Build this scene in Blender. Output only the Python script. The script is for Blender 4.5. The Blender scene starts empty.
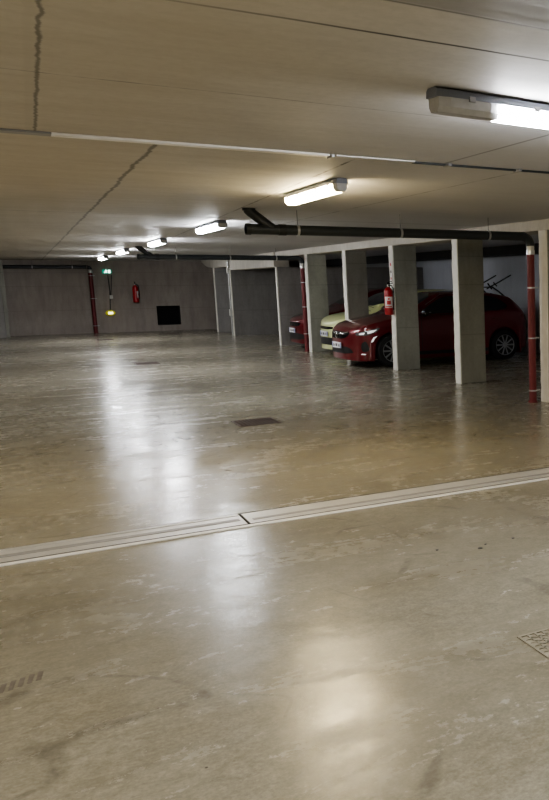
import bpy, bmesh, math, random
from mathutils import Vector, Matrix
from mathutils.bvhtree import BVHTree
from mathutils.geometry import delaunay_2d_cdt
random.seed(7)
C = bpy.context.scene.collection
PI = math.pi

# ------------------------------------------------------------------ materials
def node_mat(name, col=(.5,.5,.5), rough=.5, metal=0, emit=None, es=0, coat=0, spec=None, noise=0, nscale=8, bump=0):
    m = bpy.data.materials.new(name); m.use_nodes = True
    nt = m.node_tree; b = nt.nodes['Principled BSDF']
    b.inputs['Base Color'].default_value = (*col, 1)
    b.inputs['Roughness'].default_value = rough
    b.inputs['Metallic'].default_value = metal
    b.inputs['Coat Weight'].default_value = coat
    b.inputs['Coat Roughness'].default_value = .08
    if spec is not None: b.inputs['Specular IOR Level'].default_value = spec
    if emit:
        b.inputs['Emission Color'].default_value = (*emit, 1); b.inputs['Emission Strength'].default_value = es
    if noise or bump:
        tc = nt.nodes.new('ShaderNodeTexCoord'); n = nt.nodes.new('ShaderNodeTexNoise')
        n.inputs['Scale'].default_value = nscale; n.inputs['Detail'].default_value = 6
        nt.links.new(tc.outputs['Object'], n.inputs['Vector'])
        if noise:
            r = nt.nodes.new('ShaderNodeMapRange')
            r.inputs['To Min'].default_value = 1-noise; r.inputs['To Max'].default_value = 1+noise
            nt.links.new(n.outputs['Fac'], r.inputs['Value'])
            mx = nt.nodes.new('ShaderNodeVectorMath'); mx.operation = 'SCALE'
            mx.inputs[0].default_value = col
            nt.links.new(r.outputs[0], mx.inputs['Scale'])
            nt.links.new(mx.outputs[0], b.inputs['Base Color'])
        if bump:
            bp = nt.nodes.new('ShaderNodeBump'); bp.inputs['Strength'].default_value = bump
            bp.inputs['Distance'].default_value = .01
            nt.links.new(n.outputs['Fac'], bp.inputs['Height']); nt.links.new(bp.outputs[0], b.inputs['Normal'])
    return m

class NT:
    """tiny helper for building node graphs"""
    def __init__(s, name):
        s.m = bpy.data.materials.new(name); s.m.use_nodes = True
        s.t = s.m.node_tree; s.b = s.t.nodes['Principled BSDF']
        s.g = s.t.nodes.new('ShaderNodeNewGeometry')
        sp = s.t.nodes.new('ShaderNodeSeparateXYZ'); s.t.links.new(s.g.outputs['Position'], sp.inputs[0])
        s.pos = s.g.outputs['Position']; s.x, s.y, s.z = sp.outputs
    def put(s, sock, v):
        if isinstance(v, bpy.types.NodeSocket): s.t.links.new(v, sock)
        elif isinstance(v, tuple) and len(v) == 3 and sock.type == 'RGBA': sock.default_value = (*v, 1)
        else: sock.default_value = v
    def math(s, op, a, b=0.0, c=0.0):
        n = s.t.nodes.new('ShaderNodeMath'); n.operation = op
        s.put(n.inputs[0], a); s.put(n.inputs[1], b); s.put(n.inputs[2], c); return n.outputs[0]
    def noise(s, scale, detail=5, rough=.55, stretch=(1,1,1), off=(0,0,0), dist=0):
        mp = s.t.nodes.new('ShaderNodeMapping'); s.t.links.new(s.pos, mp.inputs[0])
        mp.inputs['Scale'].default_value = stretch; mp.inputs['Location'].default_value = off
        n = s.t.nodes.new('ShaderNodeTexNoise'); s.t.links.new(mp.outputs[0], n.inputs['Vector'])
        n.inputs['Scale'].default_value = scale; n.inputs['Detail'].default_value = detail
        n.inputs['Roughness'].default_value = rough; n.inputs['Distortion'].default_value = dist
        return n.outputs['Fac']
    def rng(s, v, a, b, c, d, smooth=False):
        n = s.t.nodes.new('ShaderNodeMapRange'); s.put(n.inputs['Value'], v)
        if smooth: n.interpolation_type = 'SMOOTHSTEP'
        n.inputs['From Min'].default_value = a; n.inputs['From Max'].default_value = b
        n.inputs['To Min'].default_value = c; n.inputs['To Max'].default_value = d
        return n.outputs['Result']
    def mix(s, f, a, b, mode='MIX'):
        n = s.t.nodes.new('ShaderNodeMix'); n.data_type = 'RGBA'; n.blend_type = mode
        s.put(n.inputs[0], f); s.put(n.inputs[6], a); s.put(n.inputs[7], b); return n.outputs[2]
    def line(s, v, p, w, soft=.01):      # 1 on the line v = p
        d = s.math('ABSOLUTE', s.math('SUBTRACT', v, p)); return s.rng(d, w, w+soft, 1, 0, True)
    def band(s, v, a, b, soft=.005):
        return s.math('MULTIPLY', s.rng(v, a-soft, a, 0, 1), s.rng(v, b, b+soft, 1, 0))
    def bump(s, h, strength=.2, dist=.01, prev=None):
        n = s.t.nodes.new('ShaderNodeBump'); n.inputs['Strength'].default_value = strength
        n.inputs['Distance'].default_value = dist; s.put(n.inputs['Height'], h)
        if prev is not None: s.t.links.new(prev, n.inputs['Normal'])
        return n.outputs[0]
    def out(s, col=None, rough=None, normal=None):
        if col is not None: s.put(s.b.inputs['Base Color'], col)
        if rough is not None: s.put(s.b.inputs['Roughness'], rough)
        if normal is not None: s.t.links.new(normal, s.b.inputs['Normal'])
        return s.m

def floor_mat():
    s = NT('polished_concrete')
    big = s.noise(.45, 6, .6, (1,1.3,1)); mid = s.noise(1.6, 9, .68, (1,1.5,1), (3,1,0), .8); fine = s.noise(14, 9, .72)
    streak = s.noise(1.1, 8, .68, (.6,2.0,1), (7,2,0), 1.0); gran = s.noise(60, 4, .7)
    c = s.mix(s.rng(big, .36, .64, 0, 1), (.300,.268,.190), (.370,.350,.280))
    c = s.mix(s.rng(streak, .40, .72, 0, .70), c, (.190,.168,.120))
    c = s.mix(s.rng(mid, .42, .70, 0, .60), c, (.450,.425,.350))
    c = s.mix(s.rng(s.noise(4.5, 9, .75, (1,1.8,1), (11,4,0), 1.5), .52, .80, 0, .55), c, (.15,.130,.092))
    c = s.mix(s.rng(fine, .35, .68, .50, 0), c, (.165,.148,.110))
    c = s.mix(s.rng(s.noise(30, 6, .8, (1,1.5,1), (3,3,0), .5), .50, .75, 0, .30), c, (.52,.50,.43))
    c = s.mix(s.rng(gran, .35, .7, .35, 0), c, (.09,.082,.06))
    c = s.mix(s.rng(s.noise(7, 8, .8, (1,1.3,1), (1,7,0), 2.0), .52, .80, 0, .40), c, (.46,.44,.37))
    # curved tyre scuffs: thin level lines of a slow noise
    for off, sc in (((2,9,0), .55), ((8,3,0), .8)):
        tr = s.noise(sc, 1.5, .4, (1,1,1), off, .5)
        ln = s.math('MULTIPLY', s.line(tr, .52, .002, .006), s.rng(s.noise(2.3, 5, .7, (1,1,1), off), .48, .62, 0, .45))
        c = s.mix(ln, c, (.07,.062,.048))
    # small pits
    v = s.t.nodes.new('ShaderNodeTexVoronoi'); v.inputs['Scale'].default_value = 3.2; s.t.links.new(s.pos, v.inputs['Vector'])
    pit = s.rng(v.outputs['Distance'], .012, .024, 1, 0)
    pit = s.math('MULTIPLY', pit, s.rng(s.noise(.9, 2), .46, .52, 0, .8))
    c = s.mix(pit, c, (.03,.028,.025))
    nr = s.line(s.y, 6.0, .05, .45)
    c = s.mix(s.math('MULTIPLY', nr, .25), c, (.36,.33,.25))
    r = s.math('ADD', s.rng(mid, .3, .7, .14, .24), s.rng(streak, .35, .7, -.04, .13))
    r = s.math('ADD', r, s.rng(fine, .3, .7, -.03, .05))
    n1 = s.bump(fine, .16, .006)
    n2 = s.bump(s.noise(1.7, 4, .5), .22, .03, n1)
    n3 = s.bump(s.noise(5, 3, .5), .06, .01, n2)
    s.b.inputs['Specular IOR Level'].default_value = .46
    return s.out(c, r, n3)

def ceiling_mat():
    s = NT('cast_concrete_ceiling')
    K = 1/.941; s.x = s.math('MULTIPLY', s.x, K); s.y = s.math('MULTIPLY', s.y, K)
    big = s.noise(.45, 5, .6, (1,1.2,1), (5,0,0)); grain = s.noise(2.2, 9, .70, (.5,2.6,1)); fine = s.noise(20, 8, .7)
    blot = s.noise(1.2, 7, .65, (1,1.4,1), (2,8,0), .6)
    c = s.mix(s.rng(big, .35, .68, 0, 1), (.50,.470,.415), (.60,.575,.53))
    c = s.mix(s.rng(grain, .40, .72, 0, .60), c, (.34,.315,.268))
    c = s.mix(s.rng(blot, .45, .75, 0, .35), c, (.40,.370,.31))
    c = s.mix(s.rng(fine, .42, .75, 0, .25), c, (.13,.118,.098))
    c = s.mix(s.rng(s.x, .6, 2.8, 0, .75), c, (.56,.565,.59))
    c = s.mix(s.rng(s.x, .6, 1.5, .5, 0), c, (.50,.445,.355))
    c = s.mix(s.math('MULTIPLY', s.rng(s.y, 2.60, 2.64, 1, 0), .55), c, (.13,.127,.125))
    wob = s.rng(s.noise(2.3, 6, .7), 0, 1, -.05, .05)
    wob2 = s.rng(s.noise(9, 6, .8), 0, 1, -.018, .018)
    xw = s.math('ADD', s.math('ADD', s.x, wob), wob2); yw = s.math('ADD', s.y, s.rng(s.noise(1.1, 3, .5, (1,1,1), (9,9,0)), 0, 1, -.02, .02))
    far = s.rng(s.y, 5.84, 5.86, 0, 1); near = s.math('SUBTRACT', 1.0, far)
    brk = s.rng(s.noise(3.0, 5, .7, (1,1,1), (4,4,0)), .40, .60, .15, 1)
    xj = s.math('SUBTRACT', s.math('ADD', s.math('ADD', s.x, wob2), s.math('MULTIPLY', wob, .3)), s.math('MULTIPLY', s.math('SUBTRACT', s.y, 3.2), .023))
    segs = []
    segs.append((s.math('MULTIPLY', s.line(xj, .18, .002, .010), near), .6))
    x2 = s.math('SUBTRACT', xw, s.math('MULTIPLY', s.math('SUBTRACT', s.y, 6.0), .013))
    segs.append((s.math('MULTIPLY', s.line(x2, .87, .006, .016), far), .65))
    x3 = s.math('SUBTRACT', s.math('ADD', s.x, wob2), s.math('MULTIPLY', s.math('SUBTRACT', s.y, 6.0), .05))
    segs.append((s.math('MULTIPLY', s.math('MULTIPLY', s.line(x3, 2.12, .005, .010), far), brk), .85))
    segs.append((s.math('MULTIPLY', s.math('MULTIPLY', s.line(s.x, 3.44, .005, .012), far), brk), .6))
    segs.append((s.math('MULTIPLY', s.line(s.x, 2.74, .005, .012), near), .55))
    segs.append((s.math('MULTIPLY', s.line(yw, 4.24, .002, .007), brk), .65))
    segs.append((s.math('MULTIPLY', s.line(yw, 2.97, .005, .008), s.rng(s.x, .4, 1.2, .3, 1)), .95))
    segs.append((s.line(s.y, 2.62, .004, .006), .6))
    for k, yy in enumerate((12.0, 18.0, 24.0, 30.0)): segs.append((s.line(yw, yy, .010, .02), .5))
    for f, a in segs: c = s.mix(s.math('MULTIPLY', f, a), c, (.030,.026,.022))
    pale = s.math('MULTIPLY', s.line(s.math('ADD', xj, .03), .18, .010, .012), near)
    c = s.mix(s.math('MULTIPLY', pale, .30), c, (.42,.39,.33))
    wave = s.noise(1.0, 4, .5, (.10,1.5,1), (0,3,0))
    n1 = s.bump(grain, .25, .008); n2 = s.bump(wave, .55, .05, n1)
    r = s.math('ADD', s.rng(blot, .3, .7, -.05, .05), s.rng(s.y, 7, 15, .66, .42))
    s.b.inputs['Specular IOR Level'].default_value = .6
    return s.out(c, r, n2)

def wall_mat(name, a, b, streaky=.5, rough=.8, dado=None, boards=False):
    s = NT(name)
    big = s.noise(.9, 5, .6); st = s.noise(2.5, 6, .6, (2.5,2.5,.5)); fine = s.noise(24, 5, .6)
    c = s.mix(s.rng(big, .35, .65, 0, 1), a, b)
    dk = tuple(v*.55 for v in a)
    c = s.mix(s.rng(st, .45, .75, 0, streaky), c, dk)
    c = s.mix(s.rng(fine, .45, .75, 0, .2), c, dk)
    if boards:     # casting joints
        for zz in (.78, 1.56, 2.0): c = s.mix(s.math('MULTIPLY', s.line(s.z, zz, .004, .006), .35), c, dk)
    if dado: c = s.mix(s.rng(s.z, dado-.01, dado+.01, .45, 0), c, dk)
    return s.out(c, rough, s.bump(fine, .25, .006))

M = {}
M['floor'] = floor_mat(); M['ceiling'] = ceiling_mat()
M['wall_far'] = wall_mat('bare_concrete_wall', (.34,.30,.265), (.41,.37,.33), .45, .85, None, True)
M['wall_bay'] = wall_mat('painted_bay_wall', (.46,.48,.52), (.52,.54,.58), .15, .7, 1.0)
M['partition'] = wall_mat('partition_concrete', (.25,.24,.23), (.32,.31,.295), .4, .85, None, True)
M['column'] = wall_mat('column_concrete', (.25,.25,.215), (.33,.33,.285), .4, .75, None, True)
M['beam'] = wall_mat('beam_concrete', (.52,.49,.43), (.60,.57,.50), .3, .75)
M['shaded_concrete'] = wall_mat('shaded_concrete', (.10,.105,.12), (.13,.135,.15), .3, .85)  # shadow at the back of the bays is put into this colour
M['lit_edge_paint'] = node_mat('lamplit_edge_paint', (.80,.78,.71), .6, noise=.12, nscale=9, bump=.2)  # pale paint, lightened further to imitate aisle lamp light
M['pvc'] = node_mat('dark_grey_pvc', (.030,.036,.040), .38, noise=.15, nscale=5)
M['pvc_dark'] = node_mat('dark_pvc_collar', (.022,.026,.028), .42, noise=.15, nscale=6)
M['red_pipe'] = node_mat('red_pipe_paint', (.17,.028,.032), .5, noise=.2, nscale=6)
M['steel'] = node_mat('galvanised_steel', (.62,.63,.63), .32, .9, noise=.12, nscale=30)
M['strip'] = node_mat('aluminium_joint_cover', (.56,.55,.53), .38, .35, noise=.25, nscale=5, bump=.15)
M['strip_edge'] = node_mat('worn_bright_edge', (.80,.78,.74), .42, .1, noise=.12, nscale=14)
M['strip_mid'] = node_mat('grey_rubber_insert', (.27,.265,.26), .5, .1, noise=.25, nscale=7)
M['gap'] = node_mat('dark_gap', (.02,.02,.02), .9, noise=.1)
M['grate'] = node_mat('cast_iron_grate', (.085,.065,.058), .85, 0, noise=.3, nscale=20)
M['gap_soft'] = node_mat('dusty_recess', (.25,.225,.165), .8, noise=.3, nscale=25)
M['grate_pale'] = node_mat('cement_covered_grate', (.235,.215,.16), .6, noise=.2, nscale=20)
M['housing'] = node_mat('grey_lamp_housing', (.20,.215,.26), .45, noise=.08)
M['clip'] = node_mat('steel_clip', (.34,.34,.35), .4, .5, noise=.05)
M['endcap'] = node_mat('pale_lampholder', (.55,.55,.56), .5, noise=.06)
M['lens_cool'] = node_mat('lit_cool_diffuser', (.9,.9,.9), .4, emit=(.93,.96,1.0), es=60)
M['lens_far'] = node_mat('lit_far_diffuser', (.9,.9,.9), .4, emit=(.95,.96,1.0), es=95)
M['lens_near'] = node_mat('lit_white_diffuser', (.9,.9,.9), .4, emit=(.96,.97,1.0), es=60)
M['lens_warm'] = node_mat('lit_warm_diffuser', (.9,.9,.85), .4, emit=(1.0,.80,.45), es=52)
M['lens_clear'] = node_mat('unlit_clear_cover', (.50,.50,.50), .25, noise=.2, nscale=25)
M['car_red'] = node_mat('metallic_red_paint', (.15,.004,.010), .28, .25, coat=1, noise=.06)
M['car_cream'] = node_mat('pale_lime_paint', (.66,.70,.36), .35, 0, coat=.8, noise=.04)
M['glass'] = node_mat('dark_car_glass', (.012,.016,.022), .06, 0, coat=.5, spec=.7, noise=.1)
M['screen_glass'] = node_mat('windscreen_glass', (.028,.036,.042), .05, 0, coat=.6, spec=.8, noise=.1)
M['black'] = node_mat('black_trim', (.012,.012,.013), .45, noise=.15)
M['blackgloss'] = node_mat('gloss_black', (.008,.008,.009), .15, coat=.5, noise=.1)
M['tyre'] = node_mat('tyre_rubber', (.014,.014,.015), .8, noise=.2, nscale=30)
M['rim'] = node_mat('alloy_rim', (.42,.43,.45), .35, .7, noise=.06)
M['chrome'] = node_mat('chrome', (.8,.8,.8), .12, 1, noise=.03)
M['lamp_glass'] = node_mat('headlamp_lens', (.16,.17,.18), .05, .3, coat=1, noise=.1)
M['glow_reflector'] = node_mat('glow_headlamp_reflector', (.95,.95,.95), .12, .3, emit=(1,1,1), es=.35)  # added glow stands in for light caught by the unlit headlamps
M['plate'] = node_mat('number_plate_white', (.72,.72,.74), .4, noise=.05)
M['plate_blue'] = node_mat('plate_blue_band', (.03,.08,.45), .4, noise=.05)
M['ink'] = node_mat('dark_ink', (.03,.03,.04), .5, noise=.05)
M['tail'] = node_mat('tail_lamp_red', (.16,.004,.006), .12, coat=1, noise=.05)
M['ext_red'] = node_mat('extinguisher_red', (.42,.012,.018), .28, coat=.6, noise=.05)
M['ext_label'] = node_mat('extinguisher_label', (.85,.80,.78), .5, noise=.06)
M['sign_white'] = node_mat('sign_white', (.80,.72,.70), .5, noise=.05)
M['sign_red'] = node_mat('sign_red', (.65,.05,.05), .5, noise=.05)
M['exit_green'] = node_mat('exit_sign_green', (.02,.20,.12), .4, emit=(.03,.45,.30), es=.35)
M['exit_white'] = node_mat('exit_sign_lit_white', (.8,.9,.85), .4, emit=(.75,1,.9), es=2.2)
M['yellow'] = node_mat('yellow_plastic', (.75,.70,.05), .4, emit=(.9,.85,.1), es=.1)
M['pale_plastic'] = node_mat('pale_plastic', (.62,.62,.58), .5, noise=.06)
M['hatch_dark'] = node_mat('black_opening', (.006,.006,.007), .9, noise=.1)

# ------------------------------------------------------------------ mesh helpers
def obj(name, bm, m, parent=None, smooth=False, label=None):
    bmesh.ops.recalc_face_normals(bm, faces=bm.faces)
    me = bpy.data.meshes.new(name); bm.to_mesh(me); bm.free(); me.materials.append(m)
    if smooth:
        for p in me.polygons: p.use_smooth = True
        me.set_sharp_from_angle(angle=math.radians(38))
    o = bpy.data.objects.new(name, me); C.objects.link(o)
    if parent: o.parent = parent
    if label: o['label'] = label
    return o
def tag(o, label, cat, group=None):
    o['label'] = label; o['category'] = cat
    if group: o['group'] = group
    return o
def thing(name, label, cat, loc=(0,0,0), rotz=0, group=None):
    o = bpy.data.objects.new(name, None); C.objects.link(o); o.empty_display_size = .1
    o.location = loc; o.rotation_euler = (0,0,rotz)
    return tag(o, label, cat, group)
def struct(name, bm, m, parent=None):
    o = obj(name, bm, m, parent)
    if not parent: o['kind'] = 'structure'
    return o
def copy_tree(o, parent=None):
    c = o.copy(); C.objects.link(c)
    if parent: c.parent = parent
    for ch in list(o.children): copy_tree(ch, c)
    return c
def box(bm, x0, x1, y0, y1, z0, z1, bevel=0):
    r = bmesh.ops.create_cube(bm, size=1)
    bmesh.ops.scale(bm, vec=(x1-x0, y1-y0, z1-z0), verts=r['verts'])
    bmesh.ops.translate(bm, vec=((x0+x1)/2, (y0+y1)/2, (z0+z1)/2), verts=r['verts'])
    if bevel:
        es = list({e for v in r['verts'] for e in v.link_edges})
        bmesh.ops.bevel(bm, geom=es, offset=bevel, segments=2, affect='EDGES', profile=.5)
    return bm
def bx(*a, **k): return box(bmesh.new(), *a, **k)
def tube(bm, pts, r, n=14, cap=True):
    """round tube through pts; r is a number or one radius per point"""
    pts = [Vector(p) for p in pts]; rs = r if isinstance(r, (list, tuple)) else [r]*len(pts)
    rings = []; up = None
    for i, p in enumerate(pts):
        if i == 0: t = pts[1]-p
        elif i == len(pts)-1: t = p-pts[i-1]
        else: t = (pts[i+1]-p).normalized()+(p-pts[i-1]).normalized()
        t.normalize()
        if up is None:
            up = Vector((0,0,1)) if abs(t.z) < .9 else Vector((1,0,0))
        a = t.cross(up).normalized(); b = a.cross(t).normalized(); up = b
        k = 1
        rings.append([bm.verts.new(p + (a*math.cos(2*PI*j/n)+b*math.sin(2*PI*j/n))*rs[i]*k) for j in range(n)])
    for i in range(len(rings)-1):
        for j in range(n):
            bm.faces.new((rings[i][j], rings[i][(j+1)%n], rings[i+1][(j+1)%n], rings[i+1][j]))
    if cap:
        bm.faces.new(rings[0]); bm.faces.new(rings[-1])
    return bm
def tb(*a, **k): return tube(bmesh.new(), *a, **k)
def lathe(bm, prof, axis='z', n=28, at=(0,0,0)):
    """prof: list of (radius, height)"""
    at = Vector(at); rings = []
    for r, h in prof:
        ring = []
        for j in range(n):
            a = 2*PI*j/n; c, s_ = r*math.cos(a), r*math.sin(a)
            v = {'z': (c, s_, h), 'y': (c, h, s_), 'x': (h, c, s_)}[axis]
            ring.append(bm.verts.new(at+Vector(v)))
        rings.append(ring)
    for i in range(len(rings)-1):
        for j in range(n):
            bm.faces.new((rings[i][j], rings[i][(j+1)%n], rings[i+1][(j+1)%n], rings[i+1][j]))
    bm.faces.new(rings[0]); bm.faces.new(rings[-1])
    return bm
def prism(bm, pts, axis, a, b):
    """flat polygon pts extruded along an axis from a to b"""
    def v3(p, h): return {'x': (h, p[0], p[1]), 'y': (p[0], h, p[1]), 'z': (p[0], p[1], h)}[axis]
    A = [bm.verts.new(v3(p, a)) for p in pts]; B = [bm.verts.new(v3(p, b)) for p in pts]
    bm.faces.new(A); bm.faces.new(B); n = len(pts)
    for i in range(n): bm.faces.new((A[i], A[(i+1)%n], B[(i+1)%n], B[i]))
    return bm

H = 2.40          # slab height
YB = 33.0         # far wall
# ------------------------------------------------------------------ shell
struct('floor', bx(-7, 10.2, -7, YB+.3, -.2, 0), M['floor'])
struct('ceiling', bx(-7, 10.2, -7, YB+.3, H, H+.2), M['ceiling'])
bm = bmesh.new()          # far wall with the square opening left out
hx0, hx1, hz0, hz1 = 4.40, 5.14, .20, .86
box(bm, -7, hx0, YB, YB+.3, 0, H); box(bm, hx1, 10.2, YB, YB+.3, 0, H)
box(bm, hx0, hx1, YB, YB+.3, 0, hz0); box(bm, hx0, hx1, YB, YB+.3, hz1, H)
struct('wall_back', bm, M['wall_far'])
struct('wall_right', bx(9.95, 10.2, -7, YB, 0, H), M['wall_bay'])
struct('wall_left', bx(-7.2, -7, -7, YB, 0, H), M['wall_far'])
struct('wall_front', bx(-7, 9.95, -7.2, -7, 0, H), M['wall_far'])
# longitudinal beam along the back of the bays
struct('trim_1', bx(9.45, 9.95, -7, YB, 2.20, H), M['shaded_concrete'])

# ------------------------------------------------------------------ columns, beams, partitions
cy = [9.6, 12.25, 14.90, 17.50, 20.18]
cl = ['slim concrete column behind the right hand red pipe',
      'tallest slim concrete column in front of the middle of the red car',
      'slim concrete column with the red extinguisher on its pale edge',
      'slim concrete column rising behind the bonnet of the nearest red car',
      'slim concrete column beside the middle red pipe, left of the pale lime car']
for i, y in enumerate(cy):
    t = thing('concrete_column', cl[i], 'column', (5.9, y, 0), 0, 'slim columns between the parking bays')
    bm = bmesh.new()
    box(bm, .012, .45, 0, .20, 0, 2.26, bevel=.012)
    obj('shaft', bm, M['column'], t)
    bm = bmesh.new()       # pale rough edge facing the aisle, lamp light partly put into its paint
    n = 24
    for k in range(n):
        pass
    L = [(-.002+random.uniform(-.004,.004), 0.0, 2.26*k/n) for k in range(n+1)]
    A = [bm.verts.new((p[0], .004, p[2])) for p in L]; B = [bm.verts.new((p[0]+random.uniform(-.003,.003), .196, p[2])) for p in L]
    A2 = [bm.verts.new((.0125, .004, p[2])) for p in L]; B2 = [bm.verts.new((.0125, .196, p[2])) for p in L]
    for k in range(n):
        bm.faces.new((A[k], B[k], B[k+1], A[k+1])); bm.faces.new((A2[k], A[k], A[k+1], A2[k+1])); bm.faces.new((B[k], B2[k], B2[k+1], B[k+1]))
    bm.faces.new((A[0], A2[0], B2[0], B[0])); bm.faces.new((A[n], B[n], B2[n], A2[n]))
    obj('lit_painted_edge', bm, M['lit_edge_paint'], t, label='pale aisle-facing edge')

bm = bmesh.new(); box(bm, 5.9, 6.35, -6.9, 22.9, 2.26, H, bevel=.01)
struct('trim_2', bm, M['beam'])
# far bays: deeper beam, shallow tapered end
struct('trim_3', bx(5.9, 6.3, 23.1, 28.3, 2.02, H, bevel=.01), M['beam'])
bm = bmesh.new()
prof = [(28.5, H), (28.5, 2.13), (30.9, 2.13), (31.6, 2.16), (32.1, 2.22), (32.6, 2.33), (32.8, H)]
prism(bm, prof, 'x', 5.9, 6.3)
struct('trim_4', bm, M['beam'])
for y, nm, ln in ((22.9, 'nearest partition wall of the far bays, pale end edge facing the aisle', 3.5),
              (28.3, 'middle partition wall of the far bays with thin conduit on its end', 3.5),
              (30.75, 'farthest pale partition end of the dark far bays', 3.5)):
    t = thing('partition_wall', nm, 'partition wall', (5.9, y, 0), 0, 'partition walls of the far bays')
    h = H
    obj('wall_panel', bx(.03, 4.04, 0, .11, 0, 2.02 if y < 30 else 2.13), M['partition'], t)
    obj('end_post', bx(0, .03, -.003, .113, 0, 2.02 if y < 30 else 2.13, bevel=.006), M['lit_edge_paint'], t)
# end of a partition on the left side of the far aisle
t = thing('partition_wall', 'pale thin wall end at the far left edge of the aisle', 'partition wall', (.12, 32.0, 0))
obj('wall_panel', bx(-4.5, -.10, 0, .2, 0, H), M['partition'], t)
obj('end_post', bx(-.10, .0, 0, .2, 0, H, bevel=.01), M['column'], t)
# square opening in the far wall
t = thing('wall_vent', 'black square opening low in the far concrete wall', 'vent', (hx0, YB, 0))
obj('back_panel', bx(0, hx1-hx0, .22, .29, hz0, hz1), M['hatch_dark'], t)
bm = bmesh.new(); w = .015
for a in ((0, hx1-hx0, hz0, hz0+w), (0, hx1-hx0, hz1-w, hz1), (0, w, hz0+w, hz1-w), (hx1-hx0-w, hx1-hx0, hz0+w, hz1-w)):
    box(bm, a[0], a[1], -.005, .22, a[2], a[3])
obj('frame', bm, M['gap'], t)

# ------------------------------------------------------------------ expansion joint in floor and ceiling
t = thing('joint_cover', 'long pale metal expansion joint cover running across the floor', 'joint cover', (0, 6.0, 0))
obj('base_plate', bx(-6.9, 9.8, -.165, .165, .0005, .006), M['strip'], t)
obj('bright_edge', bx(-6.9, 9.8, -.195, -.155, .0005, .009, bevel=.002), M['strip_edge'], t, label='bright worn near edge')
for a, b in ((-.140, -.128), (.168, .180)):
    obj('dark_groove', bx(-6.9, 9.8, a, b, .0005, .0075), M['gap'], t)
obj('grey_insert', bx(-6.9, 1.20, -.02, .035, .006, .0085), M['strip_mid'], t)
obj('grey_insert', bx(1.28, 9.8, -.045, -.005, .006, .0085), M['strip_mid'], t)
obj('far_lip', bx(-6.9, 1.22, .12, .165, .006, .010, bevel=.002), M['strip'], t)
obj('seam', bx(1.225, 1.24, -.13, .165, .006, .0105), M['gap'], t)

t = thing('ceiling_joint_strip', 'long metal strip covering the joint across the ceiling', 'joint strip', (0, 5.515, H))
obj('pale_strip', bx(.30, 1.78, -.05, .025, -.014, -.0005, bevel=.003), M['strip_edge'], t, label='pale length of strip')
obj('pale_strip', bx(1.82, 2.35, -.045, .018, -.012, -.0005, bevel=.003), M['strip'], t)
obj('grey_strip', bx(-6.9, .30, -.05, .035, -.012, -.0005, bevel=.003), M['strip_mid'], t, label='dull grey length of strip')
obj('dark_strip', bx(2.35, 5.85, -.004, .024, -.014, -.0005, bevel=.003), M['pvc'], t, label='dark length of strip')
obj('joint_gap', bx(-6.9, 5.85, .04, .055, -.004, -.0005), M['gap'], t)
for x in (1.80, 2.6, 3.15, 4.05):
    obj('clip', bx(x-.012, x+.012, -.05, .04, -.020, -.001, bevel=.003), M['clip'], t)

# ------------------------------------------------------------------ pipes
def ring(t, c, axis, r, m=None, h=.03, name='clamp'):
    bm = bmesh.new(); lathe(bm, [(r-.004, -h/2), (r, -h/2), (r, h/2), (r-.004, h/2)], axis, 20, c); return obj(name, bm, m or M['steel'], t, True)
def drain_pipe(y, x0, x1, label, wye=True, hangers=()):
    t = thing('drain_pipe', label, 'pipe', (x0, y, 2.18), 0, 'dark drain pipes under the ceiling')
    L = x1-x0; r = .055
    obj('pipe_run', tb([(0,0,0), (L-.0,0,0)], r, 20), M['pvc'], t, True)
    if wye:
        top = H-2.18
        obj('branch', tb([(.28,0,.01), (.09,0,.155), (.06,0,.18), (.045,0,.195), (.045,0,top-.001)], [r*.95,r*.95,r*.97,r,r], 18), M['pvc_dark'], t, True)
        obj('collar', tb([(.045,0,top-.025), (.045,0,top-.001)], r+.012, 20), M['pvc_dark'], t, True)
        obj('collar', tb([(0,0,0), (.05,0,0)], r+.006, 20), M['pvc_dark'], t, True)
        obj('collar', tb([(.34,0,0), (.42,0,0)], r+.006, 20), M['pvc_dark'], t, True)
    for hx in hangers:
        hg = ring(t, (hx-x0,0,0), 'x', r+.006, M['steel'], .025, 'hanger_clamp')
        obj('rod', tb([(hx-x0,0,r), (hx-x0,0,H-2.18-.001)], .003, 6), M['pvc'], hg)
    return t
p1 = drain_pipe(9.78, 2.23, 5.64, 'dark grey drain pipe hung below the ceiling in front of the columns', True, (2.78, 3.98, 5.15))
p2 = drain_pipe(20.5, 2.45, 5.76, 'farther dark drain pipe below the ceiling, leading to the middle red pipe', True, (3.2, 4.3, 5.3))
p3 = drain_pipe(32.85, -4.3, 2.40, 'dark drain pipe along the top of the far wall', False, (.9, 2.0))
def red_riser(x, y, label, elbow_dir=-1, clamps=(.25,1.0,1.72), ztop=1.98, r=.05, diag=False):
    t = thing('red_pipe', label, 'pipe', (x, y, 0), 0, 'red vertical pipes')
    obj('pipe_run', tb([(0,0,.001), (0,0,ztop)], r, 20), M['red_pipe'], t, True)
    obj('base_flange', tb([(0,0,.0005), (0,0,.02)], r+.012, 20), M['red_pipe'], t, True)
    for z in clamps:
        c = ring(t, (0,0,z), 'z', r+.006, M['steel'], .018)
        obj('bracket', bx(r, r+.06, -.008, .008, z-.008, z+.008), M['steel'], c)
    obj('coupling', tb([(0,0,ztop-.012), (0,0,ztop+.045)], r+.006, 20), M['steel'], t, True)
    obj('sleeve', tb([(0,0,ztop+.045), (0,0,ztop+.10)], r+.001, 20), M['pale_plastic'], t, True)
    z0 = ztop+.10; zt = 2.18; e = []
    R = zt-z0
    for k in range(9):
        a = k/8*PI/2; e.append((elbow_dir*(R-R*math.cos(a)), 0, z0+R*math.sin(a)))
    obj('elbow', tb(e, .057, 18), M['pvc'], t, True)
    return t
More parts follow.
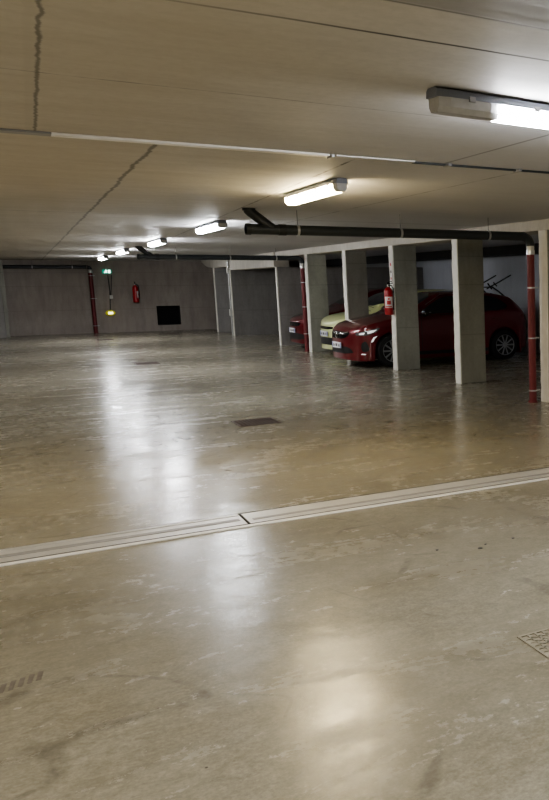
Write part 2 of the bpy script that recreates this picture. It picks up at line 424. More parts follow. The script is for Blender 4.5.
red_riser(5.76, 9.78, 'nearest red pipe standing at the right, before the last column', clamps=(.16,.86,1.52), ztop=1.96)
red_riser(5.88, 20.5, 'red pipe between the pale lime car and the farthest red car', clamps=(.42,1.05,1.62), ztop=1.96)
red_riser(2.50, 32.85, 'most distant red pipe standing against the far wall', clamps=(.25,1.15,1.9), ztop=2.0, r=.06)
# thin conduit on a far partition end
t = thing('conduit', 'thin grey conduit with pale fittings on a far partition end', 'conduit', (5.86, 28.36, 0))
obj('tube', tb([(0,0,.001), (0,0,2.3)], .018, 10), M['steel'], t, True)
for z, h in ((2.00,.16), (.72,.20)):
    obj('fitting', bx(-.045, .03, -.05, .05, z-h/2, z+h/2, bevel=.008), M['pale_plastic'], t)

# ------------------------------------------------------------------ strip lights
def strip_light(x, y, rot, label, lens, lit=(-.70,.70), L=1.56, halfgap=False):
    """runs along local X; local z=0 at the slab"""
    t = thing('ceiling_light', label, 'strip light', (x, y, H), rot, 'ceiling strip lights along the aisle')
    w = .062; a = L/2
    # housing: shallow trapezoid tray with rounded ends
    def tray(bm, x0, x1, prof, taper=.05):
        ends = []
        for xx, k in ((x0, .72), (x0+taper, 1), (x1-taper, 1), (x1, .72)):
            ends.append([bm.verts.new((xx, p[0]*k, p[1])) for p in prof])
        n = len(prof)
        for i in range(3):
            for j in range(n): bm.faces.new((ends[i][j], ends[i][(j+1)%n], ends[i+1][(j+1)%n], ends[i+1][j]))
        bm.faces.new(ends[0]); bm.faces.new(ends[3]); return bm
    prof = [(-w,-.040), (-w*.92,-.010), (-w*.6,-.001), (w*.6,-.001), (w*.92,-.010), (w,-.040)]
    obj('housing', tray(bmesh.new(), -a, a, prof), M['housing'], t)
    lp = [(-w*.93,-.040), (-w*.90,-.078), (-w*.55,-.098), (w*.55,-.098), (w*.90,-.078), (w*.93,-.040)]
    obj('lit_cover', tray(bmesh.new(), lit[0], lit[1], lp, .02), lens, t, label='glowing cover')
    if lit[0] > -a+.04:
        obj('clear_cover', tray(bmesh.new(), -a+.01, lit[0]-.001, lp, .05), M['lens_clear'], t, label='unlit clear end of cover')
    if lit[1] < a-.04:
        obj('clear_cover', tray(bmesh.new(), lit[1]+.001, a-.01, lp, .03), M['lens_clear'], t, label='unlit clear end of cover')
    for cx in [-a+.16, -.25, .25, a-.16]:
        for s in (-1, 1):
            obj('clip', bx(cx-.015, cx+.015, s*w-.006, s*w+.006, -.050, -.028, bevel=.002), M['clip'], t)
    return t
strip_light(2.30, 3.50, 0.10, 'nearest strip light at upper right, only partly lit, set crosswise', M['lens_near'], (-.44, .70), 1.50)
strip_light(2.25, 7.38, PI/2, 'warm glowing strip light just left of the drain pipe hanger', M['lens_warm'], (-.62, .70), 1.46)
strip_light(2.40, 12.5, PI/2, 'cool strip light left of the open end of the nearer drain pipe', M['lens_cool'], (-.72, .75))
strip_light(2.42, 17.4, PI/2, 'small distant strip light above the square wall opening', M['lens_far'], (-.72, .75))
strip_light(2.40, 22.5, PI/2, 'second farthest strip light, above and right of the exit sign', M['lens_far'], (-.72, .75))
strip_light(2.48, 28.0, PI/2, 'farthest strip light right above the green exit sign', M['lens_far'], (-.72, .75))

# ------------------------------------------------------------------ floor drains
def grate(x, y, s, m, label, n=14, rim=.02):
    t = thing('floor_drain', label, 'floor drain', (x, y, 0))
    bm = bmesh.new(); a = s/2
    for b in ((-a,a,-a,-a+rim), (-a,a,a-rim,a), (-a,-a+rim,-a+rim,a-rim), (a-rim,a,-a+rim,a-rim)): box(bm, *b, .0005, .007)
    obj('frame', bm, m, t)
    bm = bmesh.new(); st = (s-2*rim)/n
    for k in range(1, n):
        p = -a+rim+k*st; box(bm, p-.006, p+.006, -a+rim, a-rim, .002, .006); box(bm, -a+rim, a-rim, p-.006, p+.006, .002, .006)
    obj('bars', bm, m, t)
    obj('pit', bx(-a+rim, a-rim, -a+rim, a-rim, .0004, .0012), M['gap'] if m is M['grate'] else M['gap_soft'], t)
    return t
grate(2.32, 10.32, .46, M['grate'], 'dark square grate drain in the middle of the floor', 10, .02)
grate(2.33, 19.5, .44, M['grate'], 'dark grate drain in the floor, second one from the camera', 8)
grate(2.4, 28.8, .44, M['grate'], 'farthest thin dark grate drain near the far wall', 6)
grate(2.03, 2.98, .48, M['grate_pale'], 'pale cement covered grate at the right edge of the floor', 12, .012)
# dark specks and tread mark on the floor
for (x, y, r) in ((2.03,4.62,.010), (2.26,4.50,.014), (2.32,4.55,.008), (2.52,4.56,.010)):
    bm = bmesh.new(); n = 9
    prism(bm, [(r*random.uniform(.7,1.3)*math.cos(2*PI*k/n), r*random.uniform(.6,1.2)*math.sin(2*PI*k/n)) for k in range(n)], 'z', .0003, .004)
    o = obj('debris_speck', bm, M['gap']); o.location = (x, y, 0)
    tag(o, 'tiny dark crumb lying on the floor beyond the faint grate', 'debris', 'dark crumbs on the floor')
bm = bmesh.new()
for k in range(6):
    x = -.19+k*.032; prism(bm, [(x,3.93+k*.012), (x+.017,3.93+k*.012), (x+.030,4.02+k*.012), (x+.012,4.02+k*.012)], 'z', .0003, .0012)
o = obj('tread_mark', bm, node_mat('rubber_mark', (.13,.11,.085), .7, noise=.3, nscale=40)); tag(o, 'short dark zigzag tyre mark at the left edge of the floor', 'tyre mark')

# ------------------------------------------------------------------ extinguishers, signs
def extinguisher(x, y, z, label, s=1.0, rot=0, face='x'):
    """local +X is towards the support, z=0 is the foot of the cylinder"""
    t = thing('fire_extinguisher', label, 'fire extinguisher', (x, y, z), rot, 'red fire extinguishers')
    r = .074*s; h = .46*s
    bm = bmesh.new(); lathe(bm, [(r*.85,0), (r,.015), (r,h*.84), (r*.93,h*.90), (r*.70,h*.96), (r*.32,h), (.02,h+.012)], 'z', 26)
    obj('cylinder', bm, M['ext_red'], t, True)
    # label patch wraps the side that faces away from the support
    bm = bmesh.new(); n = 12; R = r+.0012
    a0, a1 = math.radians(195), math.radians(305)
    for (za, zb, m0, m1) in ((h*.26, h*.66, a0, a1),):
        v0 = [bm.verts.new((R*math.cos(m0+(m1-m0)*k/n), R*math.sin(m0+(m1-m0)*k/n), za)) for k in range(n+1)]
        v1 = [bm.verts.new((R*math.cos(m0+(m1-m0)*k/n), R*math.sin(m0+(m1-m0)*k/n), zb)) for k in range(n+1)]
        for k in range(n): bm.faces.new((v0[k], v0[k+1], v1[k+1], v1[k]))
    lb = obj('paper_label', bm, M['ext_label'], t, True)
    bm = bmesh.new(); R = r+.0022
    for (b0, b1, za, zb) in ((225,275,h*.38,h*.52), (205,290,h*.29,h*.32), (240,262,h*.55,h*.61)):
        m0, m1 = math.radians(b0), math.radians(b1); n = 6
        v0 = [bm.verts.new((R*math.cos(m0+(m1-m0)*k/n), R*math.sin(m0+(m1-m0)*k/n), za)) for k in range(n+1)]
        v1 = [bm.verts.new((R*math.cos(m0+(m1-m0)*k/n), R*math.sin(m0+(m1-m0)*k/n), zb)) for k in range(n+1)]
        for k in range(n): bm.faces.new((v0[k], v0[k+1], v1[k+1], v1[k]))
    obj('label_print', bm, M['sign_red'], lb)
    obj('valve', tb([(0,0,h+.008), (0,0,h+.05)], .018, 12), M['steel'], t, True)
    bm = bmesh.new(); prism(bm, [(-.03,h+.05), (.09,h+.065), (.10,h+.08), (-.01,h+.075)], 'y', -.01, .01)
    prism(bm, [(-.02,h+.075), (.085,h+.105), (.09,h+.118), (-.02,h+.09)], 'y', -.01, .01)
    obj('handle', bm, M['black'], t)
    hs = [(0,-.015,h+.03), (.03,-.05,h+.04), (.06,-r-.02,h-.02), (.06,-r-.028,h*.6), (.05,-r-.018,h*.18)]
    obj('hose', tb(hs, .010, 8), M['black'], t, True)
    obj('wall_bracket', bx(r*.3, r+.045, -.02, .02, h*.8, h*.86), M['black'], t)
    return t
extinguisher(5.812, 14.97, 1.02, 'red fire extinguisher on the pale edge of a slim column above the red bonnet', 1.08)
extinguisher(3.78, 32.875, 1.00, 'distant red fire extinguisher hanging on the far wall', 1.25, PI/2)
t = thing('fire_sign', 'narrow pale sign with small red marks above the column extinguisher', 'sign', (5.893, 15.0, 1.62))
obj('sign_plate', bx(-.004, 0, -.055, .055, 0, .36), M['sign_white'], t)
bm = bmesh.new()
box(bm, -.006, -.004, -.02, .025, .28, .33)
obj('red_print', bm, M['sign_red'], t)
obj('red_print', bx(-.006, -.004, -.02, .02, .035, .075), M['sign_red'], t)
bm = bmesh.new(); prism(bm, [(-.03,.16), (.02,.15), (.03,.19), (-.005,.205)], 'x', -.006, -.004)
obj('black_print', bm, M['ink'], t)

# exit sign: running figure and door, box lit from inside
t = thing('exit_sign', 'small glowing green exit sign with white running figure on the far wall', 'sign', (2.99, 32.955, 1.97))
t.scale = (.55,.55,.55)
obj('sign_box', bx(-.24, .24, -.05, .068, 0, .24, bevel=.01), M['exit_green'], t)
bm = bmesh.new()
prism(bm, [(-.16,.04), (-.10,.04), (-.05,.09), (-.02,.04), (.02,.04), (-.01,.12), (-.03,.15), (.0,.14), (.02,.16), (-.04,.19), (-.10,.17), (-.09,.14), (-.12,.09)], 'y', -.053, -.051)
lathe(bm, [(.02,-.053), (.02,-.051)], 'y', 12, (-.045,0,.205))
prism(bm, [(.06,.04), (.18,.04), (.18,.21), (.06,.21)], 'y', -.053, -.051)
obj('pictogram', bm, M['exit_white'], t)
t = thing('cable_run', 'thin dark cable with a small junction box below the exit sign', 'cable', (3.05, 32.97, 0))
obj('cable', tb([(-.04,0,1.93), (-.02,0,1.4), (-.06,0,.73)], .014, 8), M['black'], t, True)
obj('cable', tb([(.07,0,1.93), (.03,0,1.5), (-.01,0,1.2)], .010, 8), M['black'], t, True)
obj('junction_box', bx(-.05, .05, -.04, .02, 1.13, 1.25, bevel=.008), M['pale_plastic'], t)
t = thing('wall_alarm', 'small bright yellow unit low on the far wall under the cable', 'alarm', (2.98, 32.9, .66))
bm = bmesh.new(); lathe(bm, [(.02,-.08), (.11,-.06), (.15,-.01), (.15,.03), (.13,.095)], 'y', 20); bmesh.ops.scale(bm, vec=(1.0,1,.62), verts=bm.verts)
obj('cover', bm, M['yellow'], t, True)
obj('lens', bx(-.07, .07, -.092, -.07, -.035, .035, bevel=.01), node_mat('pale_lens', (.9,.9,.5), .3, emit=(1,1,.6), es=1.5), t)

# ------------------------------------------------------------------ cars
def interp(tab, x):
    if x <= tab[0][0]: return tab[0][1]
    for i in range(len(tab)-1):
        (x0, v0), (x1, v1) = tab[i], tab[i+1]
        if x <= x1:
            # Catmull-Rom style tangents, limited
            def sl(k):
                if k <= 0 or k >= len(tab)-1: return None
                a = (tab[k][1]-tab[k-1][1])/(tab[k][0]-tab[k-1][0]); b = (tab[k+1][1]-tab[k][1])/(tab[k+1][0]-tab[k][0])
                return 0 if a*b <= 0 else 2*a*b/(a+b)
            h = x1-x0; d = (v1-v0)/h; m0 = sl(i); m1 = sl(i+1)
            m0 = d if m0 is None else m0; m1 = d if m1 is None else m1
            t = (x-x0)/h; t2 = t*t; t3 = t2*t
            return (2*t3-3*t2+1)*v0+(t3-2*t2+t)*h*m0+(-2*t3+3*t2)*v1+(t3-t2)*h*m1
    return tab[-1][1]

class Car:
    def __init__(s, L, W, top, belt, rear_axle, front_axle=.82, wr=.31, roofw=.60):
        s.L, s.W, s.top, s.belt, s.ax, s.wr, s.roofw = L, W, top, belt, (front_axle, rear_axle), wr, roofw
    def half(s, x):
        a = max(0, 1-x/.50); b = max(0, 1-(s.L-x)/.36)
        f = (max(0, 1-a**2.6))**(1/2.3); g = (max(0, 1-b**3.0))**(1/2.6)
        return max(.03, s.W*f*g)
    def low(s, x):
        z = .13
        if x < .25: z = .13+.03*(1-x/.25)**2
        if x > s.L-.3: z = .22+.10*((x-s.L+.3)/.3)**1.5
        ar = s.wr+.045
        arch = 0
        for a in s.ax:
            d = ar*ar-(x-a)**2
            if d > 0: arch = max(arch, s.wr+math.sqrt(d))
        return z, max(z, arch)
    def section(s, x):
        T = interp(s.top, x); w = s.half(x); z0, zl = s.low(x)
        B = min(interp(s.belt, x), T-.035)
        cab = max(0, min(1, (T-B-.06)/.30))      # 0 bonnet .. 1 cabin
        tw = (w*.84)*(1-cab)+min(w*.84, s.roofw)*cab
        crown = .03
        mid = (B+zl)/2
        lowz = min(zl, B-.05)
        ctl = [(0, T), (tw*.5, T-crown*.25), (tw*.88, T-crown*.8), (tw, T-crown-.015*cab-.004),
               (tw+(w*.955-tw)*.5, (T-crown+B)/2+.004), (w*.955, B+.012), (w*.985, B-.03*(1)), 
               (w*.998, B-(B-lowz)*.30), (w, B-(B-lowz)*.5), (w*.985, B-(B-lowz)*.75), (w*.975, lowz+.01), (w*.955, lowz),
               (w*.74, lowz), (w*.72, lowz-.01 if lowz > z0+.02 else z0), (w*.70, z0), (0, z0)]
        p = ctl
        for _ in range(2):
            q = [p[0]]
            for i in range(len(p)-1):
                a, b = p[i], p[i+1]
                q += [(a[0]*.75+b[0]*.25, a[1]*.75+b[1]*.25), (a[0]*.25+b[0]*.75, a[1]*.25+b[1]*.75)]
            q.append(p[-1]); p = q
        return p
    def body(s):
        bm = bmesh.new(); xs = []
        x = 0.0
        while x < s.L:
            xs.append(x); x += .006 if x < .05 else (.012 if (x < .3 or x > s.L-.2) else .02)
        xs.append(s.L); rows = []
        for x in xs:
            sec = s.section(x); r = []
            for (y, z) in sec: r.append(bm.verts.new((x, y, z)))
            for (y, z) in reversed(sec[1:-1]): r.append(bm.verts.new((x, -y, z)))
            rows.append(r)
        n = len(rows[0])
        for i in range(len(rows)-1):
            for j in range(n):
                bm.faces.new((rows[i][j], rows[i][(j+1)%n], rows[i+1][(j+1)%n], rows[i+1][j]))
        bm.faces.new(rows[0]); bm.faces.new(rows[-1])
        bmesh.ops.recalc_face_normals(bm, faces=bm.faces)
        s.bvh = BVHTree.FromBMesh(bm)
        return bm
    def patch(s, poly, view, off=.004, step=.03, thick=.0):
        """poly in view plane, dropped on the body. view: 'front' (y,z), 'rear' (y,z), 'side' (x,z) on y<0, 'side+' on y>0, 'top' (x,y)"""
        P = [Vector(p) for p in poly]; n = len(P); pts = []
        for i in range(n):
            a, b = P[i], P[(i+1)%n]; k = max(1, int((b-a).length/step))
            for j in range(k): pts.append(a+(b-a)*j/k)
        nb = len(pts); edges = [(i, (i+1)%nb) for i in range(nb)]
        def inside(q):
            c = False
            for i in range(nb):
                a, b = pts[i], pts[(i+1)%nb]
                if (a.y > q.y) != (b.y > q.y) and q.x < (b.x-a.x)*(q.y-a.y)/(b.y-a.y)+a.x: c = not c
            return c
        x0, x1 = min(p.x for p in pts), max(p.x for p in pts); y0, y1 = min(p.y for p in pts), max(p.y for p in pts)
        inner = []; y = y0+step*.5
        while y < y1:
            x = x0+step*.5
            while x < x1:
                q = Vector((x, y))
                if inside(q) and min((q-p).length for p in pts) > step*.4: inner.append(q)
                x += step
            y += step
        V, E_, F, *_r = delaunay_2d_cdt(pts+inner, edges, [], 1, 1e-5)
        d = {'front': (1,0,0), 'rear': (-1,0,0), 'side': (0,1,0), 'side+': (0,-1,0), 'top': (0,0,-1)}[view]; d = Vector(d)
        bm = bmesh.new(); vs = []
        for v in V:
            o = {'front': (-1, v.x, v.y), 'rear': (s.L+1, v.x, v.y), 'side': (v.x, -2, v.y), 'side+': (v.x, 2, v.y), 'top': (v.x, v.y, 3)}[view]
            hit, nrm, idx, dist = s.bvh.ray_cast(Vector(o), d)
            if hit is None: vs.append(None); continue
            if nrm.dot(d) > 0: nrm = -nrm
            vs.append(bm.verts.new(hit+nrm*off))
        for f in F:
            if all(vs[i] is not None for i in f):
                try: bm.faces.new([vs[i] for i in f])
                except ValueError: pass
        return bm

def smooth_poly(p, it=1):
    for _ in range(it):
        q = []
        for i in range(len(p)):
            a, b = p[i], p[(i+1)%len(p)]
            q += [(a[0]*.8+b[0]*.2, a[1]*.8+b[1]*.2), (a[0]*.2+b[0]*.8, a[1]*.2+b[1]*.8)]
        p = q
    return p
def mirror(p): return [(-a, b) for a, b in reversed(p)]

def wheel(t, x, y, side, r=.31, spokes=10):
    """side -1: outer face looks to -Y"""
    o = bpy.data.objects.new('wheel', None); C.objects.link(o); o.parent = t; o.location = (x, y, r+.001)
    s = side; w = .20
    bm = bmesh.new()
    pr = [(r*.66, 0), (r*.72, s*.012), (r*.93, s*.004), (r*.985, s*-.02), (r, s*-.05), (r, s*-(w-.05)), (r*.985, s*-(w-.02)), (r*.93, s*-w), (r*.66, s*-w)]
    pr = [(a, b) for a, b in pr]
    lathe(bm, pr, 'y', 44); obj('tyre', bm, M['tyre'], o, True)
    bm = bmesh.new(); lathe(bm, [(r*.60, s*-.02), (r*.66, s*.008), (r*.69, s*.010), (r*.69, s*-.01)], 'y', 44); obj('rim', bm, M['rim'], o, True)
    bm = bmesh.new(); lathe(bm, [(.001, s*-.07), (r*.66, s*-.07), (r*.66, s*-.09)], 'y', 32); obj('brake_disc', bm, M['black'], o, True)
    bm = bmesh.new()
    for k in range(spokes):
        a = 2*PI*k/spokes; ca, sa = math.cos(a), math.sin(a); r0, r1 = r*.10, r*.64; w0, w1 = .013, .017
        def pt(rr, tt, dy): return (rr*ca-tt*sa, s*dy, rr*sa+tt*ca)
        A = [bm.verts.new(pt(*q)) for q in ((r0,-w0,.0), (r0,w0,.0), (r1,w1,.004), (r1,-w1,.004))]
        B = [bm.verts.new(pt(*q)) for q in ((r0,-w0,-.03), (r0,w0,-.03), (r1,w1,-.03), (r1,-w1,-.03))]
        bm.faces.new(A); bm.faces.new(B)
        for i in range(4): bm.faces.new((A[i], A[(i+1)%4], B[(i+1)%4], B[i]))
    lathe(bm, [(.001, s*.008), (r*.14, s*.006), (r*.16, s*-.03)], 'y', 20)
    obj('spokes', bm, M['rim'], o)
    return o

def build_car(loc, label, paint, kind):
    t = thing('hatchback_car', label, 'car', loc)
    if kind == 'near':
        L, W = 3.98, .875
        top = [(0,.60), (.02,.66), (.06,.70), (.14,.775), (.30,.845), (.60,.925), (.90,.985), (1.05,1.025), (1.25,1.13), (1.65,1.34), (1.95,1.415), (2.4,1.43), (2.9,1.42), (3.35,1.36), (3.53,1.30), (3.69,1.16), (3.81,1.02), (3.88,.90), (3.94,.76), (3.98,.62)]
        belt = [(0,.50), (.10,.64), (.3,.79), (.8,.90), (1.2,.95), (2.5,.985), (3.3,1.04), (3.7,1.00), (3.87,.85), (3.98,.5)]
        ax = (.80, 3.22)
        L = 3.91; top = [(x-.07 if x > 3.3 else x, z+(.02 if 3.4 < x < 3.8 else 0)) for x, z in top]; belt = [(x-.07 if x > 3.2 else x, z) for x, z in belt]
    elif kind == 'lime':
        L, W = 3.70, .82
        top = [(0,.66), (.02,.74), (.06,.79), (.14,.84), (.30,.90), (.60,.96), (.80,1.00), (.92,1.06), (1.12,1.21), (1.45,1.38), (1.8,1.43), (2.5,1.445), (3.1,1.42), (3.4,1.36), (3.55,1.2), (3.64,.95), (3.70,.6)]
        belt = [(0,.55), (.10,.70), (.3,.80), (.8,.90), (1.2,.96), (2.5,1.0), (3.3,1.03), (3.6,.85), (3.70,.5)]
        ax = (.75, 3.10)
    else:
        L, W = 4.00, .86
        top = [(0,.62), (.02,.68), (.06,.73), (.14,.78), (.30,.84), (.60,.91), (.95,.98), (1.12,1.04), (1.35,1.17), (1.75,1.38), (2.05,1.46), (2.5,1.48), (3.1,1.46), (3.5,1.38), (3.70,1.2), (3.85,1.0), (3.96,.8), (4.0,.6)]
        belt = [(0,.52), (.10,.64), (.3,.76), (.8,.88), (1.2,.95), (2.5,1.0), (3.4,1.04), (3.8,.9), (4.0,.5)]
        ax = (.80, 3.28)
    c = Car(L, W, top, belt, ax[1], ax[0])
    bmB = c.body(); obj('body', bmB, M[paint], t, True)
    P = lambda name, poly, view, mat, off=.004, step=.03, par=t, lab=None: obj(name, c.patch(poly, view, off, step), M[mat], par, True, lab)
    # glass
    xw = {'near': (1.06, 1.90), 'lime': (.92, 1.55), 'far': (1.14, 1.98)}[kind]
    zt = interp(top, xw[1])-.03; zc = interp(top, xw[0])+.03; fwd = {'near': .06, 'lime': .42, 'far': 0}[kind]
    P('windscreen', smooth_poly([(-.70,zc), (.70,zc), (.54,zt), (-.54,zt)]), 'front', 'screen_glass', .006)
    P('rear_window', smooth_poly([(-.56,interp(top,L-.17)-.02), (.56,interp(top,L-.17)-.02), (.48,interp(top,L-.42)-.03), (-.48,interp(top,L-.42)-.03)]), 'rear', 'glass', .006)
    dz = interp(top, 2.5)-1.43
    for v in ('side', 'side+'):
        P('side_window', smooth_poly([(1.42-fwd,.985+dz*.5), (1.62-fwd,1.12+dz), (1.98-fwd,1.315+dz), (2.44,1.345+dz), (2.44,1.005+dz*.5)]), v, 'glass', .006)
        P('side_window', smooth_poly([(2.50,1.005+dz*.5), (2.50,1.345+dz), (2.98,1.32+dz), (3.20,1.24+dz), (3.34,1.10+dz), (3.20,1.04+dz*.5)]), v, 'glass', .006)
        for poly in ([(1.38,.955), (1.385,.30), (1.392,.30), (1.388,.955)], [(2.47,1.0), (2.47,.30), (2.477,.30), (2.477,1.0)],
                     [(1.36,.962), (2.47,.990), (3.30,1.05), (3.30,1.042), (2.47,.980), (1.36,.954)]):
            P('door_seam', poly, v, 'black', .003, .05)
        P('sill', [(1.25,.21), (2.95,.21), (2.95,.275), (1.25,.275)], v, 'black', .005, .05)
        sg = -1 if v == 'side' else 1
        for hx in (2.22, 3.02):
            hit, nrm, _i, _d = c.bvh.ray_cast(Vector((hx, sg*2, .86)), Vector((0, -sg, 0)))
            o = obj('door_handle', bx(-.09, .09, -.018, .018, -.013, .013, bevel=.008), M[paint], t, True); o.location = hit+Vector((0, sg*.02, 0))
        # mirror
        m = bmesh.new(); bmesh.ops.create_uvsphere(m, u_segments=18, v_segments=12, radius=1); bmesh.ops.scale(m, vec=(.07,.11,.075), verts=m.verts)
        mo = obj('door_mirror', m, M['blackgloss'], t, True); mo.location = (1.50-fwd, sg*(W+.055), 1.02+dz*.5)
        obj('mirror_arm', bx(-.03, .03, -.09 if sg > 0 else .02, -.02 if sg > 0 else .09, -.055, -.02), M['black'], mo)
    for x in ax:
        wheel(t, x, -W+.012, -1); wheel(t, x, W-.012, 1)
    # nose
    if kind == 'near':
        for v in ('side', 'side+'): P('chrome_accent', [(1.44,1.000), (1.62,1.006), (1.62,1.022), (1.44,1.014)], v, 'chrome', .012, .02)
        g = smooth_poly([(-.46,.60), (-.30,.545), (.30,.545), (.46,.60), (.52,.665), (.30,.675), (-.30,.675), (-.52,.665)])
        gr = P('grille', g, 'front', 'blackgloss', .005, .025)
        lo = smooth_poly([(-.62,.27), (.62,.27), (.56,.37), (.40,.405), (-.40,.405), (-.56,.37)])
        P('lower_intake', lo, 'front', 'black', .006, .03)
        # emblem: ring and bolt
        bm = bmesh.new(); pts = [(-.012, .055*math.cos(2*PI*k/24), .615+.055*math.sin(2*PI*k/24)) for k in range(25)]
        tube(bm, pts, .007, 8, False)
        prism(bm, [(-.075,.605), (.005,.612), (-.005,.628), (.075,.622), (-.002,.600), (.005,.618)], 'x', -.018, -.010)
        obj('emblem', bm, M['chrome'], gr)
        bm = c.patch([(-.46,.668), (-.15,.632), (-.08,.628), (-.08,.640), (-.15,.644), (-.46,.680)], 'front', .012, .02); obj('chrome_bar', bm, M['chrome'], gr)
        bm = c.patch(mirror([(-.46,.668), (-.15,.632), (-.08,.628), (-.08,.640), (-.15,.644), (-.46,.680)]), 'front', .012, .02); obj('chrome_bar', bm, M['chrome'], gr)
        pz = .42
        for sg in (-1, 1):
            hp = smooth_poly([(.13,0.660), (.15,0.615), (.28,0.615), (.46,0.675), (.56,0.760), (.44,0.745), (.26,0.700)])
            v = 'side' if sg < 0 else 'side+'
            hl = P('headlight', hp, v, 'lamp_glass', .006, .02)
            for q in ([(.18,0.650), (.19,0.632), (.25,0.635), (.27,0.675), (.21,0.668)], [(.31,0.650), (.41,0.675), (.48,0.725), (.38,0.712), (.31,0.685)]):
                P('glow_reflector', q, v, 'glow_reflector', .011, .015, hl)
            ft = smooth_poly([(.20,.36), (.24,.30), (.34,.34), (.28,.52), (.21,.48)])
            fi = P('fog_light', ft, v, 'black', .006, .02)
            P('chrome_accent', [(.36,.49), (.40,.50), (.43,.56), (.49,.61), (.41,.585), (.38,.54)], v, 'glow_reflector', .010, .015, fi)  # accent glows faintly in place of a chrome reflection
            P('chrome_accent', [(.20,.262), (.26,.255), (.28,.272), (.21,.280)], v, 'glow_reflector', .010, .015, fi)
    elif kind == 'lime':
        P('grille', smooth_poly([(-.42,.60), (.42,.60), (.46,.66), (-.46,.66)]), 'front', 'blackgloss', .005, .025)
        P('lower_intake', smooth_poly([(-.70,.26), (.70,.26), (.66,.42), (-.66,.42)]), 'front', 'black', .006, .03)
        pz = .50
        for v in ('side', 'side+'):
            hl = P('headlight', smooth_poly([(.10,.735), (.12,.655), (.34,.650), (.52,.72), (.46,.775), (.28,.765)]), v, 'blackgloss', .006, .02)
            P('glow_reflector', smooth_poly([(.24,.74), (.23,.69), (.33,.68), (.37,.72), (.33,.745)]), v, 'glow_reflector', .011, .012, hl)
            P('lower_bumper', [(.07,.24), (.46,.24), (.44,.42), (.07,.42)], v, 'black', .005, .03)
    else:
        P('grille', smooth_poly([(-.40,.56), (.40,.56), (.50,.66), (-.50,.66)]), 'front', 'blackgloss', .005, .025)
        P('lower_intake', smooth_poly([(-.64,.24), (.64,.24), (.58,.40), (-.58,.40)]), 'front', 'black', .006, .03)
        pz = .46
        for v in ('side', 'side+'):
            hl = P('headlight', smooth_poly([(.14,.70), (.14,.63), (.34,.64), (.60,.74), (.56,.78), (.34,.745)]), v, 'lamp_glass', .006, .02)
            P('glow_reflector', smooth_poly([(.20,.70), (.21,.655), (.34,.66), (.50,.725), (.36,.728)]), v, 'glow_reflector', .011, .015, hl)
            P('lower_bumper', [(.10,.25), (.24,.25), (.24,.38), (.10,.38)], v, 'black', .005, .03)
    # number plate, slightly blurred characters
    pl = obj('number_plate', bx(-.022, -.012, -.26, .26, pz-.056, pz+.056, bevel=.003), M['plate'], t)
    bm = bmesh.new(); random.seed(int(loc[1]*10))
    for k, yy in enumerate((-.17, -.12, -.04, .0, .04, .12, .17)):
        if k in (): continue
        box(bm, -.0235, -.022, -yy-.014, -yy+.014, pz-.03, pz-.03+random.choice((.052,.058,.045)))
    obj('plate_print', bm, M['ink'], pl)
    bm = bmesh.new(); bm.free()
    for sgn in (-1, 1): obj('plate_band', bx(-.0235, -.022, sgn*.235-.013, sgn*.235+.013, pz-.05, pz+.05), M['plate_blue'], pl)
    obj('plate_mount', bx(-.012, .03, -.22, .22, pz-.04, pz+.04), M['black'], t)
    # tail
    for v, sg in (('side', -1), ('side+', 1)):
        P('tail_lamp', smooth_poly([(L-.34,.93), (L-.12,.93), (L-.09,.80), (L-.22,.79)]), v, 'tail', .006, .02)
    P('rear_bumper_trim', smooth_poly([(-.6,.32), (.6,.32), (.6,.44), (-.6,.44)]), 'rear', 'black', .005, .04)
    # bonnet seam and wipers
    P('bonnet_seam', [(1.0-fwd*.4,-.66), (1.015-fwd*.4,-.66), (1.015-fwd*.4,.66), (1.0-fwd*.4,.66)], 'top', 'black', .003, .05)
    bm = c.patch([(1.16-fwd*.5,-.10), (1.14-fwd*.5,-.60), (1.155-fwd*.5,-.60), (1.175-fwd*.5,-.10)], 'top', .014, .05)
    obj('wiper', bm, M['black'], t)
    bm = c.patch([(1.16-fwd*.5,.50), (1.14-fwd*.5,.0), (1.155-fwd*.5,.0), (1.175-fwd*.5,.50)], 'top', .014, .05)
    obj('wiper', bm, M['black'], t)
    if kind == 'near':
        for v in ('side', 'side+'):   # chrome strip standing in for light caught along the roof edge
            P('roof_edge_highlight', [(1.55,1.165), (1.92,1.365), (2.5,1.388), (3.1,1.365), (3.1,1.357), (2.5,1.380), (1.92,1.357), (1.56,1.157)], v, 'chrome', .007, .03)
    return t, c
car, cb = build_car((5.30, 16.43, 0), 'nearest metallic red hatchback nosing out between the slim columns', 'car_red', 'near')
lime, _ = build_car((5.84, 18.95, 0), 'pale lime hatchback behind the nearest red car', 'car_cream', 'lime')
redf, _ = build_car((5.88, 21.62, 0), 'farthest red hatchback, half hidden behind the middle red pipe', 'car_red', 'far')
lime['group'] = None if False else 'parked hatchbacks'; car['group'] = 'parked hatchbacks'; redf['group'] = 'parked hatchbacks'

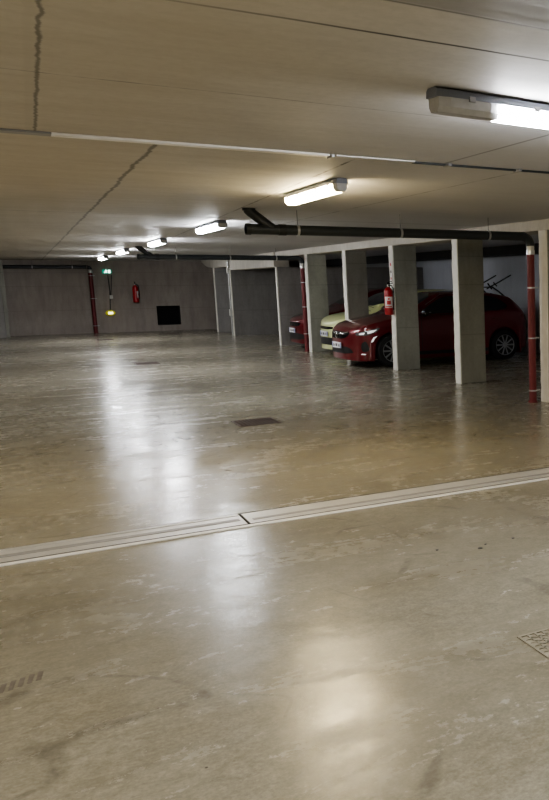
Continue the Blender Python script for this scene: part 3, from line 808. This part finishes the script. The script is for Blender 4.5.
# bike carrier on the tailgate of the near car
t = thing('bike_carrier', 'black folded bicycle carrier with two raised arms on the red tailgate', 'bike carrier', (5.11, 16.43, 0))
for yy in (-.36, .30):
    a = obj('carrier_arm', tb([(3.28,yy,1.455), (3.36,yy,1.50), (3.50,yy,1.56), (3.86,yy,1.74)], .014, 10), M['black'], t, True)
    obj('cradle', tb([(3.30,yy-.01,1.57), (3.36,yy,1.50), (3.40,yy,1.45)], .016, 8), M['black'], a, True)
    obj('cradle', tb([(3.44,yy,1.59), (3.52,yy,1.51)], .014, 8), M['black'], a, True)
    obj('side_tube', tb([(3.40,yy,1.50), (3.56,yy,1.40), (3.74,yy,1.26), (3.90,yy,1.11), (3.93,yy,1.045)], .016, 10), M['black'], t, True)
    obj('strap', tb([(3.42,yy+.08,1.44), (3.62,yy+.08,1.335), (3.80,yy+.08,1.19), (3.91,yy+.08,1.05)], .007, 6), M['pale_plastic'], t, True)
    obj('foot_pad', bx(3.885, 3.945, yy-.04, yy+.04, 1.0, 1.06, bevel=.012), M['black'], t)
obj('cross_bar', tb([(3.74,-.36,1.26), (3.74,.30,1.26)], .014, 10), M['black'], t, True)
obj('cross_bar', tb([(3.38,-.36,1.49), (3.38,.30,1.49)], .014, 10), M['black'], t, True)

# ------------------------------------------------------------------ unseen fill lights, added outside the frame to raise the ambient level
def area(x, y, z, sx, sy, e, col):
    l = bpy.data.lights.new('fill_light', 'AREA'); l.shape = 'RECTANGLE'; l.size = sx; l.size_y = sy; l.energy = e; l.color = col
    o = bpy.data.objects.new('fill_light', l); C.objects.link(o); o.location = (x, y, z); return o
area(2.2, -1.6, 2.33, .12, 1.4, 130, (1,.97,.9))
area(-2.6, 1.0, 2.33, .12, 1.4, 150, (1,.93,.80))
area(-3.2, 8.0, 2.33, .12, 1.4, 120, (1,.92,.78))
area(-3.2, 16.0, 2.33, .12, 1.4, 90, (1,.95,.88))
area(7.6, 4.0, 2.33, 1.4, .12, 26, (.95,.97,1))
w = bpy.data.worlds.new('world'); bpy.context.scene.world = w; w.use_nodes = True
w.node_tree.nodes['Background'].inputs[0].default_value = (.05,.05,.055,1)

# ------------------------------------------------------------------ camera (lens shift: the photo is the left part of a wider frame)
F, PX, PY = 851.4, 590.0, 415.0
cam = bpy.data.cameras.new('camera'); co = bpy.data.objects.new('camera', cam); C.objects.link(co)
cam.sensor_fit = 'VERTICAL'; cam.sensor_height = 24.0; cam.lens = F/800*24.0
cam.shift_x = -(PX-274.5)/800; cam.shift_y = (PY-400)/800
def dr(u, v): return Vector((u-PX, -(v-PY), -F)).normalized()
Yc = dr(0, 285.5); Xc = dr(1850, 272.0); Xc = (Xc-Yc*Xc.dot(Yc)).normalized(); Zc = Xc.cross(Yc)
R = Matrix((Xc, Yc, Zc))          # camera -> world
co.matrix_world = Matrix.Translation((0, 0, 1.6)) @ R.to_4x4()
bpy.context.scene.camera = co
vs = bpy.context.scene.view_settings
vs.view_transform = 'AgX'; vs.look = 'AgX - Medium High Contrast'; vs.exposure = .75
